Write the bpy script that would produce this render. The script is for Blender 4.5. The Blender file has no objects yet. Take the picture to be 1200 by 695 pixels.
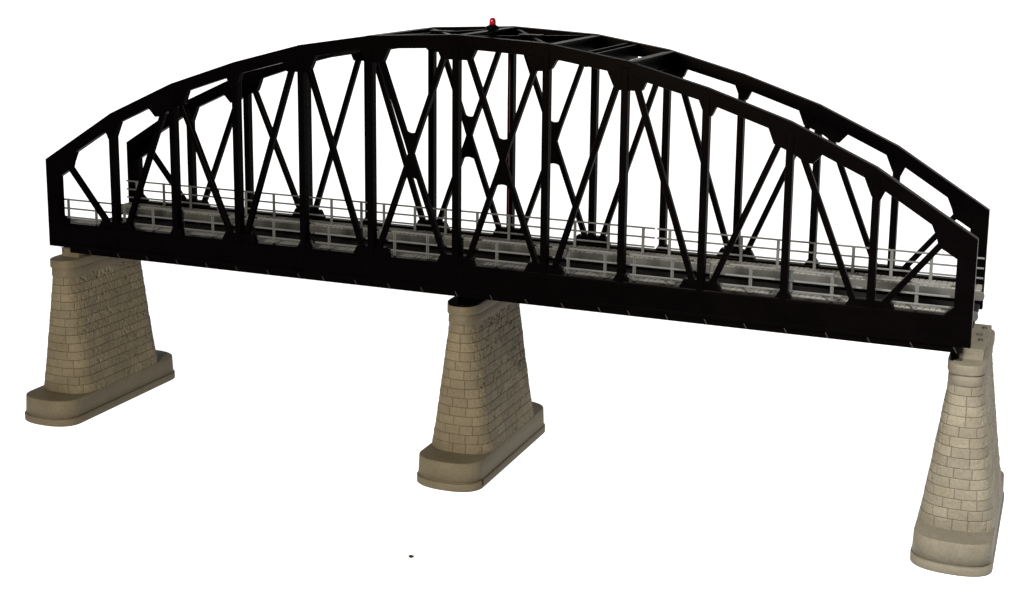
import bpy, bmesh, math
import numpy as np
from mathutils import Vector, Matrix, Euler

S = bpy.context.scene
COL = S.collection
ZF = 0.2006                      # height of the bridge's lower edge above the white sheet
rng = np.random.default_rng(7)

# ------------------------------------------------------------------ materials
def mat(name, base, rough=.5, spec=.5, ior=1.45, metal=0., var=0., scale=60., bump=0., bscale=400., tint=None):
    m = bpy.data.materials.new(name); m.use_nodes = True
    nt = m.node_tree; b = nt.nodes['Principled BSDF']
    b.inputs['Roughness'].default_value = rough
    b.inputs['Specular IOR Level'].default_value = spec
    b.inputs['IOR'].default_value = ior
    b.inputs['Metallic'].default_value = metal
    b.inputs['Base Color'].default_value = (*base, 1)
    tc = nt.nodes.new('ShaderNodeTexCoord')
    if var:
        n = nt.nodes.new('ShaderNodeTexNoise'); n.inputs['Scale'].default_value = scale
        n.inputs['Detail'].default_value = 6; n.inputs['Roughness'].default_value = .65
        nt.links.new(tc.outputs['Object'], n.inputs['Vector'])
        r = nt.nodes.new('ShaderNodeValToRGB')
        t = tint or base
        r.color_ramp.elements[0].position = .3; r.color_ramp.elements[1].position = .72
        r.color_ramp.elements[0].color = (*[c * (1 - var) for c in t], 1)
        r.color_ramp.elements[1].color = (*[min(1, c * (1 + var)) for c in base], 1)
        nt.links.new(n.outputs['Fac'], r.inputs['Fac'])
        nt.links.new(r.outputs['Color'], b.inputs['Base Color'])
        rr = nt.nodes.new('ShaderNodeMapRange')
        rr.inputs['To Min'].default_value = max(.05, rough - .08); rr.inputs['To Max'].default_value = min(1, rough + .08)
        nt.links.new(n.outputs['Fac'], rr.inputs['Value']); nt.links.new(rr.outputs['Result'], b.inputs['Roughness'])
    if bump:
        n2 = nt.nodes.new('ShaderNodeTexNoise'); n2.inputs['Scale'].default_value = bscale; n2.inputs['Detail'].default_value = 4
        nt.links.new(tc.outputs['Object'], n2.inputs['Vector'])
        bp = nt.nodes.new('ShaderNodeBump'); bp.inputs['Strength'].default_value = bump; bp.inputs['Distance'].default_value = .0006
        nt.links.new(n2.outputs['Fac'], bp.inputs['Height']); nt.links.new(bp.outputs['Normal'], b.inputs['Normal'])
    return m

M = {}
M['black'] = mat('black_plastic', (.0007, .0005, .0006), rough=.30, spec=.5, ior=1.05, var=.25, scale=30, bump=.08, bscale=300)
M['black'].node_tree.nodes['Principled BSDF'].inputs['Specular Tint'].default_value = (1, .86, .68, 1)
M['deck'] = mat('black_deck_plastic', (.004, .0035, .0035), rough=.7, spec=.1, var=.2, scale=40)
M['silver'] = mat('silver_grey_plastic', (.054, .056, .055), rough=.42, spec=.45, var=.16, scale=70, bump=.1, bscale=600)
M['fascia'] = mat('dull_grey_plastic', (.036, .036, .033), rough=.45, spec=.4, var=.18, scale=60, bump=.1)
M['plank'] = mat('weathered_grey_plank', (.145, .140, .122), rough=.6, spec=.3, var=.25, scale=160, bump=.25, bscale=700)
M['rib'] = mat('grey_bracket_plastic', (.009, .008, .007), rough=.5, spec=.4, var=.1)
M['pier'] = None
M['screw'] = mat('dark_screw_steel', (.016, .014, .012), rough=.5, spec=.3, metal=.0, var=.2, scale=200)
M['hole'] = mat('dark_recess_plastic', (.012, .008, .006), rough=.8, spec=.1)
M['wire'] = mat('dark_red_wire', (.035, .003, .006), rough=.4, spec=.4)
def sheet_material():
    # white sheet with added emission to stay shadowless white; also scatters the lamps' light
    m = mat('glowing_white_sheet', (.5, .5, .495), rough=.9, spec=.05, var=.01, scale=3)
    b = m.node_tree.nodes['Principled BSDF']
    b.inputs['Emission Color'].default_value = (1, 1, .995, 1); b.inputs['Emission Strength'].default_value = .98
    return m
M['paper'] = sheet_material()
M['speck'] = mat('dark_crumb', (.015, .012, .01), rough=.8, spec=.2, var=.3, scale=900)

def pier_material(name, dark, light, joint):
    m = bpy.data.materials.new(name); m.use_nodes = True
    nt = m.node_tree; L = nt.links.new; b = nt.nodes['Principled BSDF']
    b.inputs['Specular IOR Level'].default_value = .22; b.inputs['Roughness'].default_value = .55
    tc = nt.nodes.new('ShaderNodeTexCoord'); oi = nt.nodes.new('ShaderNodeObjectInfo')
    add = nt.nodes.new('ShaderNodeVectorMath'); add.operation = 'ADD'
    L(tc.outputs['Object'], add.inputs[0]); L(oi.outputs['Location'], add.inputs[1])
    n1 = nt.nodes.new('ShaderNodeTexNoise'); n1.inputs['Scale'].default_value = 28; n1.inputs['Detail'].default_value = 7; n1.inputs['Roughness'].default_value = .7
    L(add.outputs[0], n1.inputs['Vector'])
    r1 = nt.nodes.new('ShaderNodeValToRGB')
    e = r1.color_ramp.elements
    e[0].position = .30; e[0].color = (*dark, 1)
    e[1].position = .70; e[1].color = (*light, 1)
    L(n1.outputs['Fac'], r1.inputs['Fac'])
    # fine speckle
    n2 = nt.nodes.new('ShaderNodeTexNoise'); n2.inputs['Scale'].default_value = 420; n2.inputs['Detail'].default_value = 3
    L(add.outputs[0], n2.inputs['Vector'])
    mr = nt.nodes.new('ShaderNodeMapRange'); mr.inputs['From Min'].default_value = .3; mr.inputs['From Max'].default_value = .7
    mr.inputs['To Min'].default_value = .88; mr.inputs['To Max'].default_value = 1.1
    L(n2.outputs['Fac'], mr.inputs['Value'])
    mul = nt.nodes.new('ShaderNodeMix'); mul.data_type = 'RGBA'; mul.blend_type = 'MULTIPLY'; mul.inputs['Factor'].default_value = 1
    L(r1.outputs['Color'], mul.inputs['A']); L(mr.outputs['Result'], mul.inputs['B'])
    # mortar lines keep their own brown colour; 'tone' tells one cast block from the next
    at = nt.nodes.new('ShaderNodeAttribute'); at.attribute_name = 'mortar'
    mx = nt.nodes.new('ShaderNodeMix'); mx.data_type = 'RGBA'; mx.inputs['B'].default_value = (*joint, 1)
    L(at.outputs['Fac'], mx.inputs['Factor']); L(mul.outputs['Result'], mx.inputs['A'])
    at2 = nt.nodes.new('ShaderNodeAttribute'); at2.attribute_name = 'tone'
    m2 = nt.nodes.new('ShaderNodeMapRange'); m2.inputs['To Min'].default_value = 1.0; m2.inputs['To Max'].default_value = 1.4
    L(at2.outputs['Fac'], m2.inputs['Value'])
    ml = nt.nodes.new('ShaderNodeMix'); ml.data_type = 'RGBA'; ml.blend_type = 'MULTIPLY'; ml.inputs['Factor'].default_value = 1
    L(mx.outputs['Result'], ml.inputs['A']); L(m2.outputs['Result'], ml.inputs['B'])
    L(ml.outputs['Result'], b.inputs['Base Color'])
    bp = nt.nodes.new('ShaderNodeBump'); bp.inputs['Strength'].default_value = .25; bp.inputs['Distance'].default_value = .0005
    n3 = nt.nodes.new('ShaderNodeTexNoise'); n3.inputs['Scale'].default_value = 260; n3.inputs['Detail'].default_value = 5
    L(add.outputs[0], n3.inputs['Vector'])
    L(n3.outputs['Fac'], bp.inputs['Height']); L(bp.outputs['Normal'], b.inputs['Normal'])
    mrr = nt.nodes.new('ShaderNodeMapRange'); mrr.inputs['To Min'].default_value = .58; mrr.inputs['To Max'].default_value = .8
    L(n1.outputs['Fac'], mrr.inputs['Value']); L(mrr.outputs['Result'], b.inputs['Roughness'])
    return m
M['pier'] = pier_material('grey_brown_pier_plastic', (.058, .0462, .0270), (.080, .0660, .0420), (.022, .015, .0075))
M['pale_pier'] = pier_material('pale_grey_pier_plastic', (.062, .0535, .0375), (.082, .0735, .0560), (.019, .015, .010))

def lens_material():
    m = bpy.data.materials.new('red_lens'); m.use_nodes = True
    b = m.node_tree.nodes['Principled BSDF']
    b.inputs['Base Color'].default_value = (.22, .0025, .014, 1); b.inputs['Roughness'].default_value = .18
    b.inputs['Subsurface Weight'].default_value = .3; b.inputs['Subsurface Radius'].default_value = (.004, .0005, .0005)
    b.inputs['Subsurface Scale'].default_value = .3
    return m
M['lens'] = lens_material()

# ------------------------------------------------------------------ helpers
def tag(o, label=None, cat=None, group=None, kind=None):
    if label: o['label'] = label
    if cat: o['category'] = cat
    if group: o['group'] = group
    if kind: o['kind'] = kind

def empty(name, loc):
    o = bpy.data.objects.new(name, None); COL.objects.link(o); o.location = loc
    o.empty_display_size = .02
    return o

class MB:
    def __init__(s): s.v = []; s.f = []
    def add(s, vs, fs):
        k = len(s.v); s.v += [tuple(v) for v in vs]; s.f += [tuple(i + k for i in f) for f in fs]
    def box(s, x0, x1, y0, y1, z0, z1):
        s.add([(x0,y0,z0),(x1,y0,z0),(x1,y1,z0),(x0,y1,z0),(x0,y0,z1),(x1,y0,z1),(x1,y1,z1),(x0,y1,z1)],
              [(0,3,2,1),(4,5,6,7),(0,1,5,4),(1,2,6,5),(2,3,7,6),(3,0,4,7)])
    def prism(s, pts, y0, y1):            # polygon in XZ, extruded along Y
        n = len(pts)
        a = sum(pts[i][0]*pts[(i+1)%n][1]-pts[(i+1)%n][0]*pts[i][1] for i in range(n))
        if a < 0: pts = pts[::-1]
        s.add([(x,y0,z) for x,z in pts] + [(x,y1,z) for x,z in pts],
              [tuple(range(n)), tuple(range(2*n-1, n-1, -1))] + [(i, n+i, n+(i+1)%n, (i+1)%n) for i in range(n)])
    def prismz(s, pts, z0, z1):           # polygon in XY, extruded along Z
        n = len(pts)
        a = sum(pts[i][0]*pts[(i+1)%n][1]-pts[(i+1)%n][0]*pts[i][1] for i in range(n))
        if a < 0: pts = pts[::-1]
        s.add([(x,y,z0) for x,y in pts] + [(x,y,z1) for x,y in pts],
              [tuple(range(n-1,-1,-1)), tuple(range(n, 2*n))] + [(i, (i+1)%n, n+(i+1)%n, n+i) for i in range(n)])
    def bar(s, p, q, w, h):               # box beam from p to q, w sideways, h upwards
        p = Vector(p); q = Vector(q); d = (q-p).normalized()
        up = Vector((0,0,1)) if abs(d.z) < .9 else Vector((0,1,0))
        sd = d.cross(up).normalized()*w/2; up = sd.cross(d).normalized()*h/2
        vs = [c + a*sd + b*up for c in (p, q) for a, b in ((-1,-1),(1,-1),(1,1),(-1,1))]
        s.add(vs, [(0,1,2,3),(7,6,5,4),(0,4,5,1),(1,5,6,2),(2,6,7,3),(3,7,4,0)])
    def lathe(s, prof, c=(0,0,0), n=28):
        cx, cy, cz = c; vs = []; fs = []
        for r, z in prof:
            for k in range(n):
                t = 2*math.pi*k/n; vs.append((cx+r*math.cos(t), cy+r*math.sin(t), cz+z))
        for j in range(len(prof)-1):
            for k in range(n):
                a = j*n+k; b = j*n+(k+1)%n; fs.append((a, b, b+n, a+n))
        fs.append(tuple(range(n-1, -1, -1))); fs.append(tuple(range((len(prof)-1)*n, len(prof)*n)))
        s.add(vs, fs)
    def build(s, name, m, parent=None, bevel=0., smooth=False, segs=2):
        me = bpy.data.meshes.new(name); me.from_pydata(s.v, [], s.f)
        bm = bmesh.new(); bm.from_mesh(me); bmesh.ops.recalc_face_normals(bm, faces=bm.faces); bm.to_mesh(me); bm.free()
        me.materials.append(m)
        if smooth: me.polygons.foreach_set('use_smooth', [True]*len(me.polygons))
        o = bpy.data.objects.new(name, me); COL.objects.link(o)
        if parent: o.parent = parent
        if bevel:
            b = o.modifiers.new('bevel', 'BEVEL'); b.width = bevel; b.segments = segs; b.limit_method = 'ANGLE'; b.angle_limit = math.radians(35)
        return o

# ------------------------------------------------------------------ bridge geometry (metres, X along, Y away, Z up)
XN = [0, .0945, .1735, .2524, .3313, .4102, .5]          # panel points, half
HN = [.2565, .2519, .2393, .2181, .1915, .1552, .0985]   # chord height there
D = .0131                                                # chord depth
TH = .009                                                # truss thickness
W = .152                                                 # overall width
ZB = .0278                                               # top of lower chord

def inner_nodes():
    """inner edge of the top chord: polyline offset by D."""
    segs = []
    for k in range(6):
        x0, z0, x1, z1 = XN[k], HN[k], XN[k+1], HN[k+1]
        d = np.array([x1-x0, z1-z0]); d /= np.hypot(*d); n = np.array([d[1], -d[0]])
        segs.append((np.array([x0, z0]) + n*D, d))
    pts = [(0., HN[0] - D)]
    for k in range(1, 6):
        (p, d), (q, e) = segs[k-1], segs[k]
        A = np.array([[d[0], -e[0]], [d[1], -e[1]]]); t = np.linalg.solve(A, q - p)
        pts.append(tuple(p + d*t[0]))
    p, d = segs[5]; t = (.4835 - p[0])/d[0]
    pts.append((.4835, (p + d*t)[1]))
    # first point on the axis
    p, d = segs[0]; pts[0] = (0., p[1] + d[1]/d[0]*(0-p[0]))
    return pts
IN = inner_nodes()
def chord_top(x):
    return float(np.interp(abs(x), XN, HN))
def chord_mid(x):
    return chord_top(x) - D*.55

def mir(pts): return [(-x, z) for x, z in pts]

truss_proto = None
def make_truss(root):
    mb = MB()
    outer = [(-.5, 0)] + [(-XN[k], HN[k]) for k in range(6, 0, -1)] + [(XN[k], HN[k]) for k in range(7)] + [(.5, 0)]
    inn = [(-.4835, ZB)] + [(-x, z) for x, z in IN[:0:-1]] + list(IN) + [(.4835, ZB)]
    n = len(outer)
    vs = []
    for y in (0, TH):
        vs += [(x, y, z) for x, z in outer] + [(x, y, z) for x, z in inn]
    fs = []; B = 2*n
    for i in range(n):
        j = (i+1) % n
        fs += [(i, j, n+j, n+i), (B+i, B+n+i, B+n+j, B+j), (i, B+i, B+j, j), (n+i, n+j, B+n+j, B+n+i)]
    mb.add(vs, fs)
    t = mb.build('side_truss', M['black'], root, bevel=.0005)
    # bottom chord flanges
    for z0, z1, pr in ((.0012, .0044, .0009), (.0225, .0262, .0006)):
        m = MB(); m.box(-.4985, .4985, -pr, .002, z0, z1); m.build('chord_flange', M['black'], t, bevel=.0003)
    # verticals
    for k in range(-5, 6):
        x = math.copysign(XN[abs(k)], k) if k else 0
        m = MB(); m.box(x-.0031, x+.0037, -.0005, TH-.0004, .005, chord_top(x)-.006)
        m.build('vertical_post', M['black'], t, bevel=.0005)
    # diagonals: centre lines through (x at z=.02, x at z=.1), ends inside the gussets
    diag = [(.4125, .4765, .016, .108), (.3995, .3675, .014, .178), (.2575, .2912, .014, .178),
            (.2489, .2226, .014, .228), (.1012, .1274, .014, .226)]
    def dbar(xa, xb, z0, z1, s, name='diagonal_brace'):
        sl = (xb-xa)/.08; hw = .0028*math.sqrt(1+sl*sl)
        f = lambda z: xa + sl*(z-.02)
        m = MB(); m.prism([(s*(f(z0)-hw), z0), (s*(f(z0)+hw), z0), (s*(f(z1)+hw), z1), (s*(f(z1)-hw), z1)], .0016, .0074)
        m.build(name, M['black'], t, bevel=.0005)
    for s in (1, -1):
        for xa, xb, z0, z1 in diag: dbar(xa, xb, z0, z1, s)
    # the two centre panels: cross of two bars with arched webs, one cast piece each
    fa = lambda z: .0920 - .3656*(z-.02)
    fb = lambda z: .0085 + .3556*(z-.02)
    h = .0027
    for s in (1, -1):
        m = MB()
        for f, y0, y1 in ((fa, .0016, .0074), (fb, .0019, .0071)):
            m.prism([(s*(f(.014)-h), .014), (s*(f(.014)+h), .014), (s*(f(.244)+h), .244), (s*(f(.244)-h), .244)], y0, y1)
        c = .0497; zt = .1800; zu = .1562
        up = [(fa(.1358)-h*1.2, .1358), (fa(zt)-h*.6, zt)]
        xl, xr = fa(zt)+h*.6, fb(zt)-h*.6
        for i in range(25):
            a = math.pi*i/24
            up.append(((xl+xr)/2 - (xr-xl)/2*math.cos(a), zt - (zt-zu)*math.sin(a)**.9))
        up += [(fb(zt)+h*.6, zt), (fb(.1358)+h*1.2, .1358)]
        m.prism([(s*x, z) for x, z in up], .0022, .0068)
        zt2 = .0880; zu2 = .1118
        xl, xr = fb(zt2)+h*.6, fa(zt2)-h*.6
        dn = [(fb(.1358)-h*1.2, .1358), (fb(zt2)-h*.6, zt2)]
        for i in range(25):
            a = math.pi*i/24
            dn.append(((xl+xr)/2 - (xr-xl)/2*math.cos(a), zt2 + (zu2-zt2)*math.sin(a)**.9))
        dn += [(fa(zt2)+h*.6, zt2), (fa(.1358)+h*1.2, .1358)]
        m.prism([(s*x, z) for x, z in dn], .0025, .0065)
        m.build('cross_brace', M['black'], t)
    # gusset plates (right half, mirrored)
    def cz(x): return chord_mid(x)
    G = [
     [(.0731-.004, cz(.069)), (.0731, .2396), (.0798, .2252), (.0905, .2252), (.0985, .2268), (.1003, .2282), (.1050, .2366), (.109, cz(.109))],
     [(.152, cz(.152)), (.1560, .2286), (.1621, .2152), (.1666, .2113), (.1895, .2113), (.1908, .2122), (.1947, .2212), (.199, cz(.199))],
     [(.240, cz(.240)), (.2440, .2093), (.2496, .1955), (.2577, .1917), (.2622, .2010), (.266, cz(.266))],
     [(.307, cz(.307)), (.3109, .1849), (.3166, .1703), (.3287, .1652), (.3370, .1612), (.3450, .1555), (.3527, .1545), (.3605, .1629), (.365, cz(.365))],
     [(.396, cz(.396)), (.3998, .1446), (.4061, .1295), (.4131, .1235), (.4179, .1338), (.422, cz(.422))],
     [(.455, cz(.455)), (.4602, .1078), (.4650, .0968), (.4662, .0920), (.4685, .0880), (.4740, .0850), (.4842, .0786), (.490, .0786), (.490, cz(.490))],
    ]
    for s in (1, -1):
        for g in G:
            m = MB(); m.prism([(s*x, z) for x, z in g], .0007, TH-.0007); m.build('gusset_plate', M['black'], t, bevel=.0003)
    m = MB(); m.prism([(-.024, cz(.024)), (-.0205, .2424), (-.0155, .2320), (.0160, .2320), (.0212, .2424), (.025, cz(.025))], .0007, TH-.0007)
    m.build('gusset_plate', M['black'], t, bevel=.0003)
    # lower gussets: (x, half width at chord, half width top, height)
    for k in (-5, -4, -3, -2, -1, 0, 1, 2, 3, 4, 5):
        x = math.copysign(XN[abs(k)], k) if k else 0
        if abs(k) in (0, 1, 3): a, b, zt = .0205, .0158, .0365
        elif abs(k) == 5: a, b, zt = .0222, .0180, .0345
        else: a, b, zt = .0078, .0040, .0340
        m = MB(); m.prism([(x-a, .018), (x-a, ZB-.0002), (x-b, zt), (x+b, zt), (x+a, ZB-.0002), (x+a, .018)], .0007, TH-.0007)
        m.build('gusset_plate', M['black'], t, bevel=.0003)
    for s in (1, -1):
        m = MB(); m.prism([(s*.4752, .018), (s*.4752, ZB-.0002), (s*.4842, .0362), (s*.490, .0362), (s*.490, .018)], .0007, TH-.0007)
        m.build('gusset_plate', M['black'], t, bevel=.0003)
    return t

root = empty('model_bridge', (0, 0, ZF))
tag(root, 'black arched truss model railway bridge with silver handrails spanning three stone-look piers', 'model bridge')
near = make_truss(root)

def copy_tree(o, parent):
    c = o.copy(); COL.objects.link(c); c.parent = parent
    for ch in list(o.children): copy_tree(ch, c)
    return c
far = copy_tree(near, root)
far.location = (0, W, 0); far.rotation_euler = (0, 0, math.pi)

# floor girders below the trusses
for y0, y1 in ((.0022, .0080), (W-.0080, W-.0022)):
    m = MB(); m.box(-.4737, .4852, y0, y1, -.0062, .0004)
    m.build('floor_girder', M['black'], root, bevel=.0005)

# deck between the walkways
m = MB(); m.box(-.499, .499, .0378, W-.0378, .0085, .0125)
for i in range(26):
    x = -.475 + i*.038
    m.box(x-.002, x+.002, .0085, W-.0085, .0015, .0083)
m.build('track_deck', M['deck'], root)

# walkways with planks, fascia
def walkway(y0, y1, yf0, yf1):
    m = MB(); m.box(-.4985, .4985, y0, y1, .0215, .0241)
    n = 184; p = .997/n
    for i in range(n):
        x = -.4985 + i*p
        m.box(x+.00042, x+p-.00042, y0+.0003, y1-.0003, .0238, .0251 + float(rng.uniform(-.00012, .00012)))
    w = m.build('walkway', M['plank'], root)
    m = MB(); m.box(-.5005, .5005, yf0, yf1, .0158, .0247)
    for s in (1,):
        m2 = []
        for i in range(9):
            a = -math.pi/2 + math.pi*i/8
            m2.append((.5003 + .0024*math.cos(a), .02025 + .0044*math.sin(a)))
        m.prism(m2, yf0+.0002, yf1-.0002)
    m.build('fascia', M['fascia'], w, bevel=.0004)
walkway(.0092, .0355, .0356, .0378)
walkway(W-.0355, W-.0092, W-.0378, W-.0356)

# handrails: three sections each side
SEC = [(-.4990, -.1690, -.4828), (-.1660, .1668, -.1499), (.1692, .4990, .1835)]
def handrails(yr, ypost, out):
    for x0, x1, xp in SEC:
        m = MB()
        for z in (.0520, .0420, .0322):
            m.box(x0, x1, yr-.0007, yr+.0007, z-.0009, z+.0009)
        r = m.build('handrail', M['silver'], root, bevel=.0003)
        for k in range(9):
            x = xp + .038*k + float(rng.uniform(-.0004, .0004))
            m = MB()
            m.box(x-.0016, x+.0016, ypost-.0006, ypost+.0006, .0248, .0529)      # flat upright
            m.box(x-.0005, x+.0005, ypost-.0017*out, ypost-.0005*out, .0249, .0522) if out > 0 else \
                m.box(x-.0005, x+.0005, ypost+.0005, ypost+.0017, .0249, .0522)   # web
            m.box(x-.0024, x+.0024, ypost-.0014, ypost+.0014, .0246, .0258)      # foot
            m.build('handrail_post', M['silver'], r, bevel=.0003)
            b = MB(); yb = -.0002 if out > 0 else W+.0002
            b.bar((x-.0019, yb+.0016*out, -.0006), (x+.0011, yb+.0016*out, -.0058), .0007, .0006)
            b.build('bracket', M['rib'], r)
handrails(.0126, .0139, 1)
handrails(W-.0126, W-.0139, -1)

# overhead bracing
for k in (-2, -1, 0, 1, 2):
    x = math.copysign(XN[abs(k)] + .003, k) if k else .002
    zt = chord_top(x) - .0004
    m = MB(); m.box(x-.0045, x+.0045, TH-.001, W-TH+.001, zt-.0016, zt)
    m.box(x-.0012, x+.0012, TH-.001, W-TH+.001, zt-.0155, zt-.0014)
    m.box(x-.0040, x+.0040, TH-.001, W-TH+.001, zt-.0165, zt-.0152)
    m.build('cross_beam', M['black'], root, bevel=.0003)
for s in (1, -1):
    m = MB()
    for dx in (-.0042, .0042):
        x = s*.1365 + dx; zt = chord_top(x) - .0008
        m.box(x-.0014, x+.0014, TH-.001, W-TH+.001, zt-.0145, zt)
    m.build('tie_beam', M['black'], root, bevel=.0003)
for s in (1, -1):
    x0, x1 = s*.0065, s*.0925
    z0, z1 = chord_top(x0)-.0022, chord_top(x1)-.0022
    for ya, yb, dz in ((TH, W-TH, 0), (W-TH, TH, -.0004)):
        m = MB(); m.bar((x0, ya, z0+dz-.0028), (x1, yb, z1+dz-.0028), .0042, .0078)
        m.build('lateral_brace', M['black'], root, bevel=.0003)
    xc = (x0+x1)/2; zc = (z0+z1)/2
    m = MB(); m.prismz([(xc-.011, .0762-.006), (xc+.011, .0762-.006), (xc+.014, .0762), (xc+.011, .0762+.006), (xc-.011, .0762+.006), (xc-.014, .0762)], zc-.0002, zc+.0022)
    m.build('brace_plate', M['black'], root, bevel=.0003)

# red signal beacon on the crown
bx, by, bz = .0062, .078, HN[0] - .0004
m = MB(); m.lathe([(.0030, 0), (.0048, .0001), (.0070, .0020), (.0070, .0036), (.0058, .0048), (.0040, .0054), (.0036, .0060)], (bx, by, bz))
bc = m.build('signal_beacon', M['black'], root, smooth=False, bevel=.0003)
m = MB(); r = .0033
m.lathe([(r, .0056), (r, .0100)] + [(r*math.cos(a), .0100 + r*math.sin(a)) for a in [math.pi/2*i/10 for i in range(1, 10)]] + [(.0002, .0100+r)], (bx, by, bz), 32)
m.build('lens', M['lens'], bc, smooth=True)
m = MB(); m.box(-.0010, .0002, W-TH-.0016, W-TH-.0002, .030, HN[0]-.012)
m.build('wire', M['wire'], bc, bevel=.0004)

# ------------------------------------------------------------------ piers
def arc_resample(P, n, end=False):
    d = np.r_[0, np.cumsum(np.hypot(*np.diff(P, axis=0).T))]
    t = np.linspace(0, d[-1], n+1); 
    if not end: t = t[:-1]
    return np.stack([np.interp(t, d, P[:, 0]), np.interp(t, d, P[:, 1])], 1)
TH_ = np.linspace(0, math.pi, 400)
def plan(Lh, e, w, na, ns, p=.8):
    """closed outline, starting at the right front corner of the straight side: side, back arc, side, front arc"""
    c, s = np.cos(TH_), np.sin(TH_)
    ax = w*np.sign(c)*np.abs(c)**p; ay = e*np.abs(s)**p; k = Lh - e
    right = np.array([[w, -k], [w, k]]); left = np.array([[-w, k], [-w, -k]])
    back = np.stack([ax, k+ay], 1); front = np.stack([-ax, -k-ay], 1)
    return np.concatenate([arc_resample(right, ns), arc_resample(back, na), arc_resample(left, ns), arc_resample(front, na)])

def vnoise(P, scale, seed):
    q = P*scale; i = np.floor(q).astype(np.int64); f = q - i; f = f*f*(3-2*f)
    def h(a, b, c):
        n = (a*374761393 + b*668265263 + c*2147483647 + seed*974634) & 0xffffffff
        n = ((n ^ (n >> 13))*1274126177) & 0xffffffff
        return ((n ^ (n >> 16)) & 0xffff)/65535.
    r = 0
    for dx in (0, 1):
        for dy in (0, 1):
            for dz in (0, 1):
                w = (f[:, 0] if dx else 1-f[:, 0])*(f[:, 1] if dy else 1-f[:, 1])*(f[:, 2] if dz else 1-f[:, 2])
                r = r + w*h(i[:, 0]+dx, i[:, 1]+dy, i[:, 2]+dz)
    return r

def loft(rings, name, m, parent, smooth=True, cap=True):
    n = len(rings[0][0]); vs = []; fs = []
    for pl, z in rings:
        vs += [(x, y, z) for x, y in pl]
    for j in range(len(rings)-1):
        for i in range(n):
            k = (i+1) % n; fs.append((j*n+i, j*n+k, (j+1)*n+k, (j+1)*n+i))
    if cap:
        fs.append(tuple(range(n-1, -1, -1))); fs.append(tuple(range((len(rings)-1)*n, len(rings)*n)))
    me = bpy.data.meshes.new(name); me.from_pydata(vs, [], fs); me.materials.append(m)
    me.polygons.foreach_set('use_smooth', [smooth]*len(me.polygons))
    o = bpy.data.objects.new(name, me); COL.objects.link(o); o.parent = parent
    return o

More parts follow.
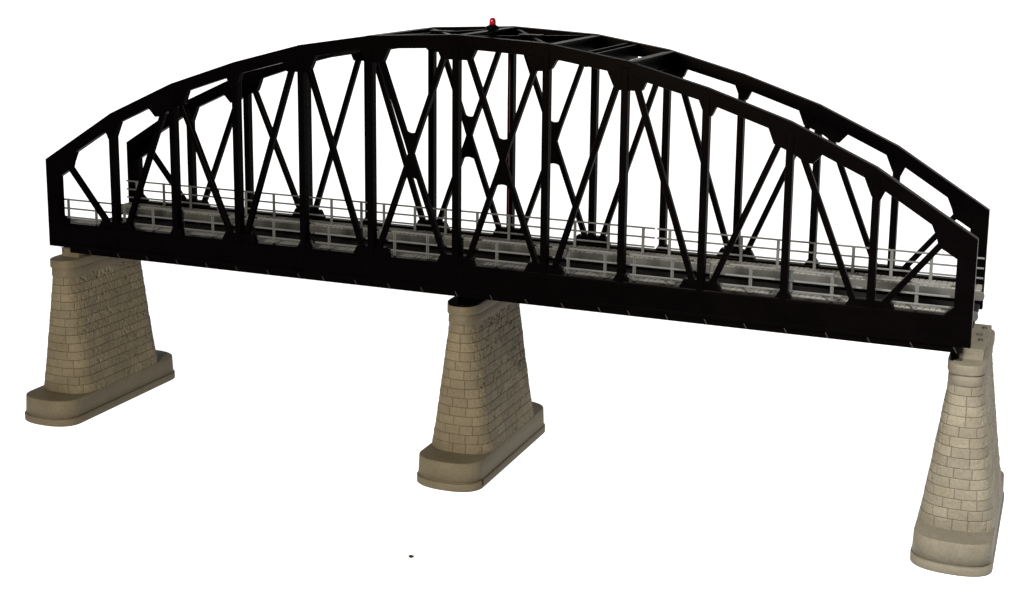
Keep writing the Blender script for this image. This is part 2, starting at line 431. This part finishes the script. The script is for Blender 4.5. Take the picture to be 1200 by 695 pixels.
Z0S, Z1S = .0297, .1636          # masonry from the top of the foot to under the cap
ROWS = 14
def masonry(name, parent):
    NA, NS = 300, 420
    hrow = (Z1S-Z0S)/ROWS
    us = [0, .022, .045, .075, .12, .2, .3, .4, .5, .6, .7, .8, .88, .925, .955, .978]
    zs = []
    for r in range(ROWS):
        zs += [(r, u) for u in us]
    zs.append((ROWS-1, 1.))
    n = 2*(NA+NS)
    V = []; MO = []; TO = []
    lr = np.random.default_rng(11)
    joints = []; tones = []; reliefs = []
    for r in range(ROWS):
        # block ends measured along the outline from the front centre
        off = (.0085 if r % 2 else 0.0) + lr.uniform(-.0035, .0035)
        j = [-.215 + off]
        while j[-1] < .215: j.append(j[-1] + lr.choice([.0140, .0165, .0178, .0200], p=[.25, .35, .25, .15]))
        joints.append(np.array(j)); tones.append(lr.uniform(0, 1, len(j)+1)); reliefs.append(lr.uniform(-1, 1, len(j)+1))
    for r, u in zs:
        z = Z0S + hrow*(r+u); t = (z-Z0S)/(Z1S-Z0S)
        tw = t**.92
        w = .0342 + (.0158-.0342)*tw; Lh = .0768 + (.0692-.0768)*t; e = .0245 + (.0228-.0245)*t
        pl = plan(Lh, e, w, NA, NS)
        nx = np.roll(pl, -1, 0) - np.roll(pl, 1, 0); nn = np.stack([nx[:, 1], -nx[:, 0]], 1); nn /= np.hypot(*nn.T)[:, None]
        ds = np.hypot(*(np.roll(pl, -1, 0)-pl).T); s = np.r_[0, np.cumsum(ds)[:-1]]; tot = ds.sum()
        i0 = 2*NS + NA + NA//2                      # front centre
        s = (s - s[i0] + tot/2) % tot - tot/2
        J = joints[r]
        idx = np.searchsorted(J, s)
        dl = np.abs(s - J[np.clip(idx-1, 0, len(J)-1)]); dr = np.abs(J[np.clip(idx, 0, len(J)-1)] - s)
        dj = np.minimum(dl, dr)
        dz = min(u, 1-u)*hrow
        if (r == 0 and u < .5) or (r == ROWS-1 and u > .5): dzj = 1
        else: dzj = dz
        dmin = np.minimum(dj, dzj)
        gw = .00046
        g = np.clip(1 - dmin/gw, 0, 1); g = g*g*(3-2*g)
        edge = np.clip(1 - dmin/.0017, 0, 1)**2
        P3 = np.stack([pl[:, 0], pl[:, 1], np.full(n, z)], 1)
        # side faces of the casting are rock faced, the rounded ends nearly smooth
        side = np.clip((np.abs(nn[:, 0]) - .55)/.4, 0, 1)
        a = vnoise(P3, 330, 1)-.5; b = vnoise(P3, 800, 2)-.5; c = vnoise(P3, 120, 3)
        hole = np.clip((vnoise(P3*[1, 1, 1.4], 300, 5) - .70)/.12, 0, 1)*np.clip((c+.5*t-.62)*4, 0, 1)*side
        rel = reliefs[r][np.clip(idx, 0, len(reliefs[r])-1)]
        rf = np.clip(reliefs[r][::-1][np.clip(idx, 0, len(reliefs[r])-1)]*1.4, 0, 1)
        disp = -.00062*g - .00014*edge + (a*.00055 + b*.00060)*(.35+.45*side + .75*rf)*(1-g) + rel*.00012 - .0012*hole*(1-g)
        Q = pl + nn*disp[:, None]
        V.append(np.stack([Q[:, 0], Q[:, 1], np.full(n, z)], 1)); MO.append(g*.85); TO.append(.2 + .8*tones[r][np.clip(idx, 0, len(tones[r])-1)])
    V = np.concatenate(V); R = len(zs)
    jj, ii = np.meshgrid(np.arange(R-1), np.arange(n), indexing='ij'); kk = (ii+1) % n
    F = np.stack([jj*n+ii, jj*n+kk, (jj+1)*n+kk, (jj+1)*n+ii], -1).reshape(-1, 4)
    me = bpy.data.meshes.new(name); me.from_pydata(V.tolist(), [], F.tolist()); me.materials.append(M['pier'])
    me.polygons.foreach_set('use_smooth', [True]*len(me.polygons))
    a = me.attributes.new('mortar', 'FLOAT', 'POINT'); a.data.foreach_set('value', np.concatenate(MO).astype(np.float32))
    a = me.attributes.new('tone', 'FLOAT', 'POINT'); a.data.foreach_set('value', np.concatenate(TO).astype(np.float32))
    o = bpy.data.objects.new(name, me); COL.objects.link(o); o.parent = parent
    return o

def make_pier(loc):
    p = empty('bridge_pier', loc)
    NA, NS = 48, 12
    pl = lambda L, e, w: plan(L, e, w, NA, NS)
    # foot: lip at the bottom, slightly drafted body, softened upper edge
    B = .0297
    pf = lambda L, w: plan(L+.0003, .0238, w+.0005, NA, NS, .84)
    rings = [(pf(.1060, .0338), .0), (pf(.1076, .0352), .0004), (pf(.1081, .0357), .0010), (pf(.1081, .0357), .0081), (pf(.1078, .0354), .0085),
             (pf(.1066, .0348), .0087), (pf(.1054, .0336), .0089), (pf(.1054, .0336), .0096), (pf(.1066, .0347), .0100), (pf(.1058, .0340), B-.0009), (pf(.1056, .0338), B-.0004), (pf(.1052, .0334), B-.0001), (pf(.1046, .0329), B)]
    f = loft(rings, 'foot', M['pier'], p)
    masonry('masonry_shaft', p)
    # cap: band, then overhanging slab
    c = [(pl(.0694, .0229, .0159), Z1S-.001), (pl(.0700, .0231, .0163), Z1S), (pl(.0703, .0232, .0165), Z1S+.0006), (pl(.0700, .0231, .0162), Z1S+.0086), (pl(.0694, .0229, .0158), Z1S+.0092),
         (pl(.0697, .0230, .0160), Z1S+.0096), (pl(.0713, .0236, .0172), Z1S+.0101), (pl(.0716, .0237, .0174), Z1S+.0110), (pl(.0715, .0236, .0173), .1822), (pl(.0712, .0235, .0171), .1827), (pl(.0704, .0232, .0164), .1829)]
    loft(c, 'cap', M['pier'], p)
    return p

PX = [(-.4942, .0740), (.0006, .0772), (.4970, .0766)]
proto = make_pier((PX[0][0], PX[0][1], 0))
piers = [proto]
for x, y in PX[1:]:
    c = proto.copy(); COL.objects.link(c); c.location = (x, y, 0)
    for ch in list(proto.children):
        d = ch.copy(); COL.objects.link(d); d.parent = c
    piers.append(c)
LAB = ['grey-brown brick-patterned pier under the far left end of the black bridge',
       'grey-brown brick-patterned pier under the middle of the bridge, black plate on its cap',
       'pale brick-patterned pier under the right end of the bridge, showing screws in its top block']
for p, l in zip(piers, LAB): tag(p, l, 'bridge pier', 'brick-patterned piers carrying the bridge')

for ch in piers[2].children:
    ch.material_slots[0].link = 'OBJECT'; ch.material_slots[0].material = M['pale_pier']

def block(p, outline, z0, z1, name='bearing_block', m=None):
    b = MB(); b.prismz(outline, z0, z1)
    return b.build(name, m or M['pier'], p, bevel=.0007, segs=3)
ZT = .1829
OUT = [(-.0100, -.0495), (.0132, -.0495), (.0130, -.0120), (.0150, -.0085), (.0142, .0415), (-.0100, .0415)]
ZB1 = ZT + .0101
block(piers[0], OUT, ZT-.0005, ZB1)
# middle pier: black plate and black block
pl = plan(.0714, .0236, .0173, 24, 6)
block(piers[1], [tuple(q) for q in pl], ZT-.0006, ZT+.0018, 'bearing_plate', M['black'])
block(piers[1], OUT, ZT+.0016, ZB1+.0008, 'bearing_block', M['black'])
# right pier: block with two screws and a hole, black pad under the bridge end
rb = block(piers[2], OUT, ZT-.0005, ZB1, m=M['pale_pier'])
block(piers[2], [(-.0146, -.0600), (-.0118, -.0600), (-.0118, -.0380), (-.0146, -.0380)], ZT-.0004, ZT+.0112, 'bearing_pad', M['black'])
def screw(x, y):
    m = MB(); m.lathe([(.0026, -.0004), (.0026, .0005), (.0021, .0012), (.0010, .0015)], (x, y, ZB1), 20)
    m.box(x-.0018, x+.0018, y-.0004, y+.0004, ZB1+.0013, ZB1+.0019)
    m.build('screw', M['screw'], rb, bevel=.0002)
screw(.0080, -.0180); screw(.0084, .0260)
m = MB(); m.lathe([(.0032, -.0004), (.0032, .0003), (.0024, .0003), (.0022, -.0003)], (.0055, .0020, ZB1), 20)
m.build('screw_hole', M['hole'], rb)
# moulding nick in the foot of the middle pier
m = MB(); m.lathe([(.0022, -.0012), (.0022, .0012)], (0, 0, 0), 16)
m.v = [(.0353 + z*1.0, -.0868 + x*.75, .0062 + y*1.5) for x, y, z in m.v]
m.build('nick', M['hole'], piers[1].children[0], bevel=.0004)

# ------------------------------------------------------------------ crumb on the sheet
c0 = (0.0, 0.0)
def speck(x, y):
    bm = bmesh.new(); bmesh.ops.create_icosphere(bm, subdivisions=3, radius=1)
    for v in bm.verts:
        d = 1 + .35*math.sin(3.1*v.co.x+1.7*v.co.y) * math.cos(2.3*v.co.z+v.co.x*4)
        v.co = Vector((v.co.x*.0024*d, v.co.y*.0022*d, max(0, (v.co.z+.75))*.0011*d))
    me = bpy.data.meshes.new('crumb'); bm.to_mesh(me); bm.free(); me.materials.append(M['speck'])
    o = bpy.data.objects.new('crumb', me); COL.objects.link(o); o.location = (x, y, .0004); o.rotation_euler = (0, 0, .5)
    tag(o, 'tiny dark crumb lying on the white sheet in front of the bridge', 'crumb')

# ------------------------------------------------------------------ white seamless sheet (floor sweeping up into a backdrop)
def sheet():
    prof = [(-.42, 0.)]
    prof += [(y, 0.) for y in np.linspace(-.3, 1.15, 12)]
    R = .45
    for i in range(1, 17):
        a = math.pi/2*i/16; prof.append((1.15 + R*math.sin(a), R - R*math.cos(a)))
    prof += [(1.6, .6), (1.6, .75)]
    xs = np.linspace(-3.0, 1.3, 24); vs = []; fs = []
    for y, z in prof: vs += [(float(x), float(y), float(z)) for x in xs]
    n = len(xs)
    for j in range(len(prof)-1):
        for i in range(n-1): fs.append((j*n+i, j*n+i+1, (j+1)*n+i+1, (j+1)*n+i))
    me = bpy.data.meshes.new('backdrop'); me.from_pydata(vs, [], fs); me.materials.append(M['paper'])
    me.polygons.foreach_set('use_smooth', [True]*len(me.polygons))
    o = bpy.data.objects.new('backdrop', me); COL.objects.link(o)
    tag(o, 'seamless white paper sheet under and behind the bridge, with added glow', 'backdrop', kind='structure')
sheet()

# ------------------------------------------------------------------ camera
cd = bpy.data.cameras.new('camera'); cam = bpy.data.objects.new('camera', cd); COL.objects.link(cam)
F = 1661.81761
cam.location = (.575641201, -1.26131587, .357059549 + ZF)
cam.rotation_euler = (1.38943176, -.0158198234, .359723799)
cd.sensor_fit = 'HORIZONTAL'; cd.sensor_width = 36; cd.lens = F/1200*36
cd.shift_x = -(649.628279-600)/1200; cd.shift_y = (224.023391-347.5)/1200
cd.clip_start = .01; cd.clip_end = 50
S.camera = cam

def floor_at(u, v):
    d = cam.rotation_euler.to_matrix() @ Vector(((u-649.628)/F, -(v-224.023)/F, -1))
    t = -cam.location.z/d.z
    return cam.location + d*t
q = floor_at(482, 653.5); speck(q.x, q.y)

# ------------------------------------------------------------------ light
w = bpy.data.worlds.new('World'); S.world = w; w.use_nodes = True
bg = w.node_tree.nodes['Background']; bg.inputs[0].default_value = (1, .97, .93, 1); bg.inputs[1].default_value = .06
def area(name, loc, target, sx, sy, power, col=(1, 1, 1)):
    l = bpy.data.lights.new(name, 'AREA'); l.shape = 'RECTANGLE'; l.size = sx; l.size_y = sy; l.energy = power; l.color = col
    o = bpy.data.objects.new(name, l); COL.objects.link(o); o.location = loc
    d = Vector(target) - Vector(loc); o.rotation_euler = d.to_track_quat('-Z', 'Y').to_euler()
    return o
area('overhead_softbox', (-.5, .45, 2.0), (-.5, .45, 0), 3.6, 1.8, 10)
area('front_lamp', (-.10, -1.30, .62), (-.05, 0, .12), .2, .2, 38, (1, .92, .79))
def spot(name, loc, target, power, deg, blend, size, col):
    l = bpy.data.lights.new(name, 'SPOT'); l.energy = power; l.color = col; l.spot_size = math.radians(deg); l.spot_blend = blend; l.shadow_soft_size = size
    o = bpy.data.objects.new(name, l); COL.objects.link(o); o.location = loc
    o.rotation_euler = (Vector(target) - Vector(loc)).to_track_quat('-Z', 'Y').to_euler()
    return o
spot('right_spot', (.80, -.78, .95), (.53, .05, .13), 190, 46, 1.0, .06, (1, .98, .94))

S.view_settings.view_transform = 'Standard'; S.view_settings.look = 'None'
S.view_settings.exposure = 0; S.view_settings.gamma = 1
S.render.engine = 'CYCLES'; S.cycles.max_bounces = 8
S.render.film_transparent = False
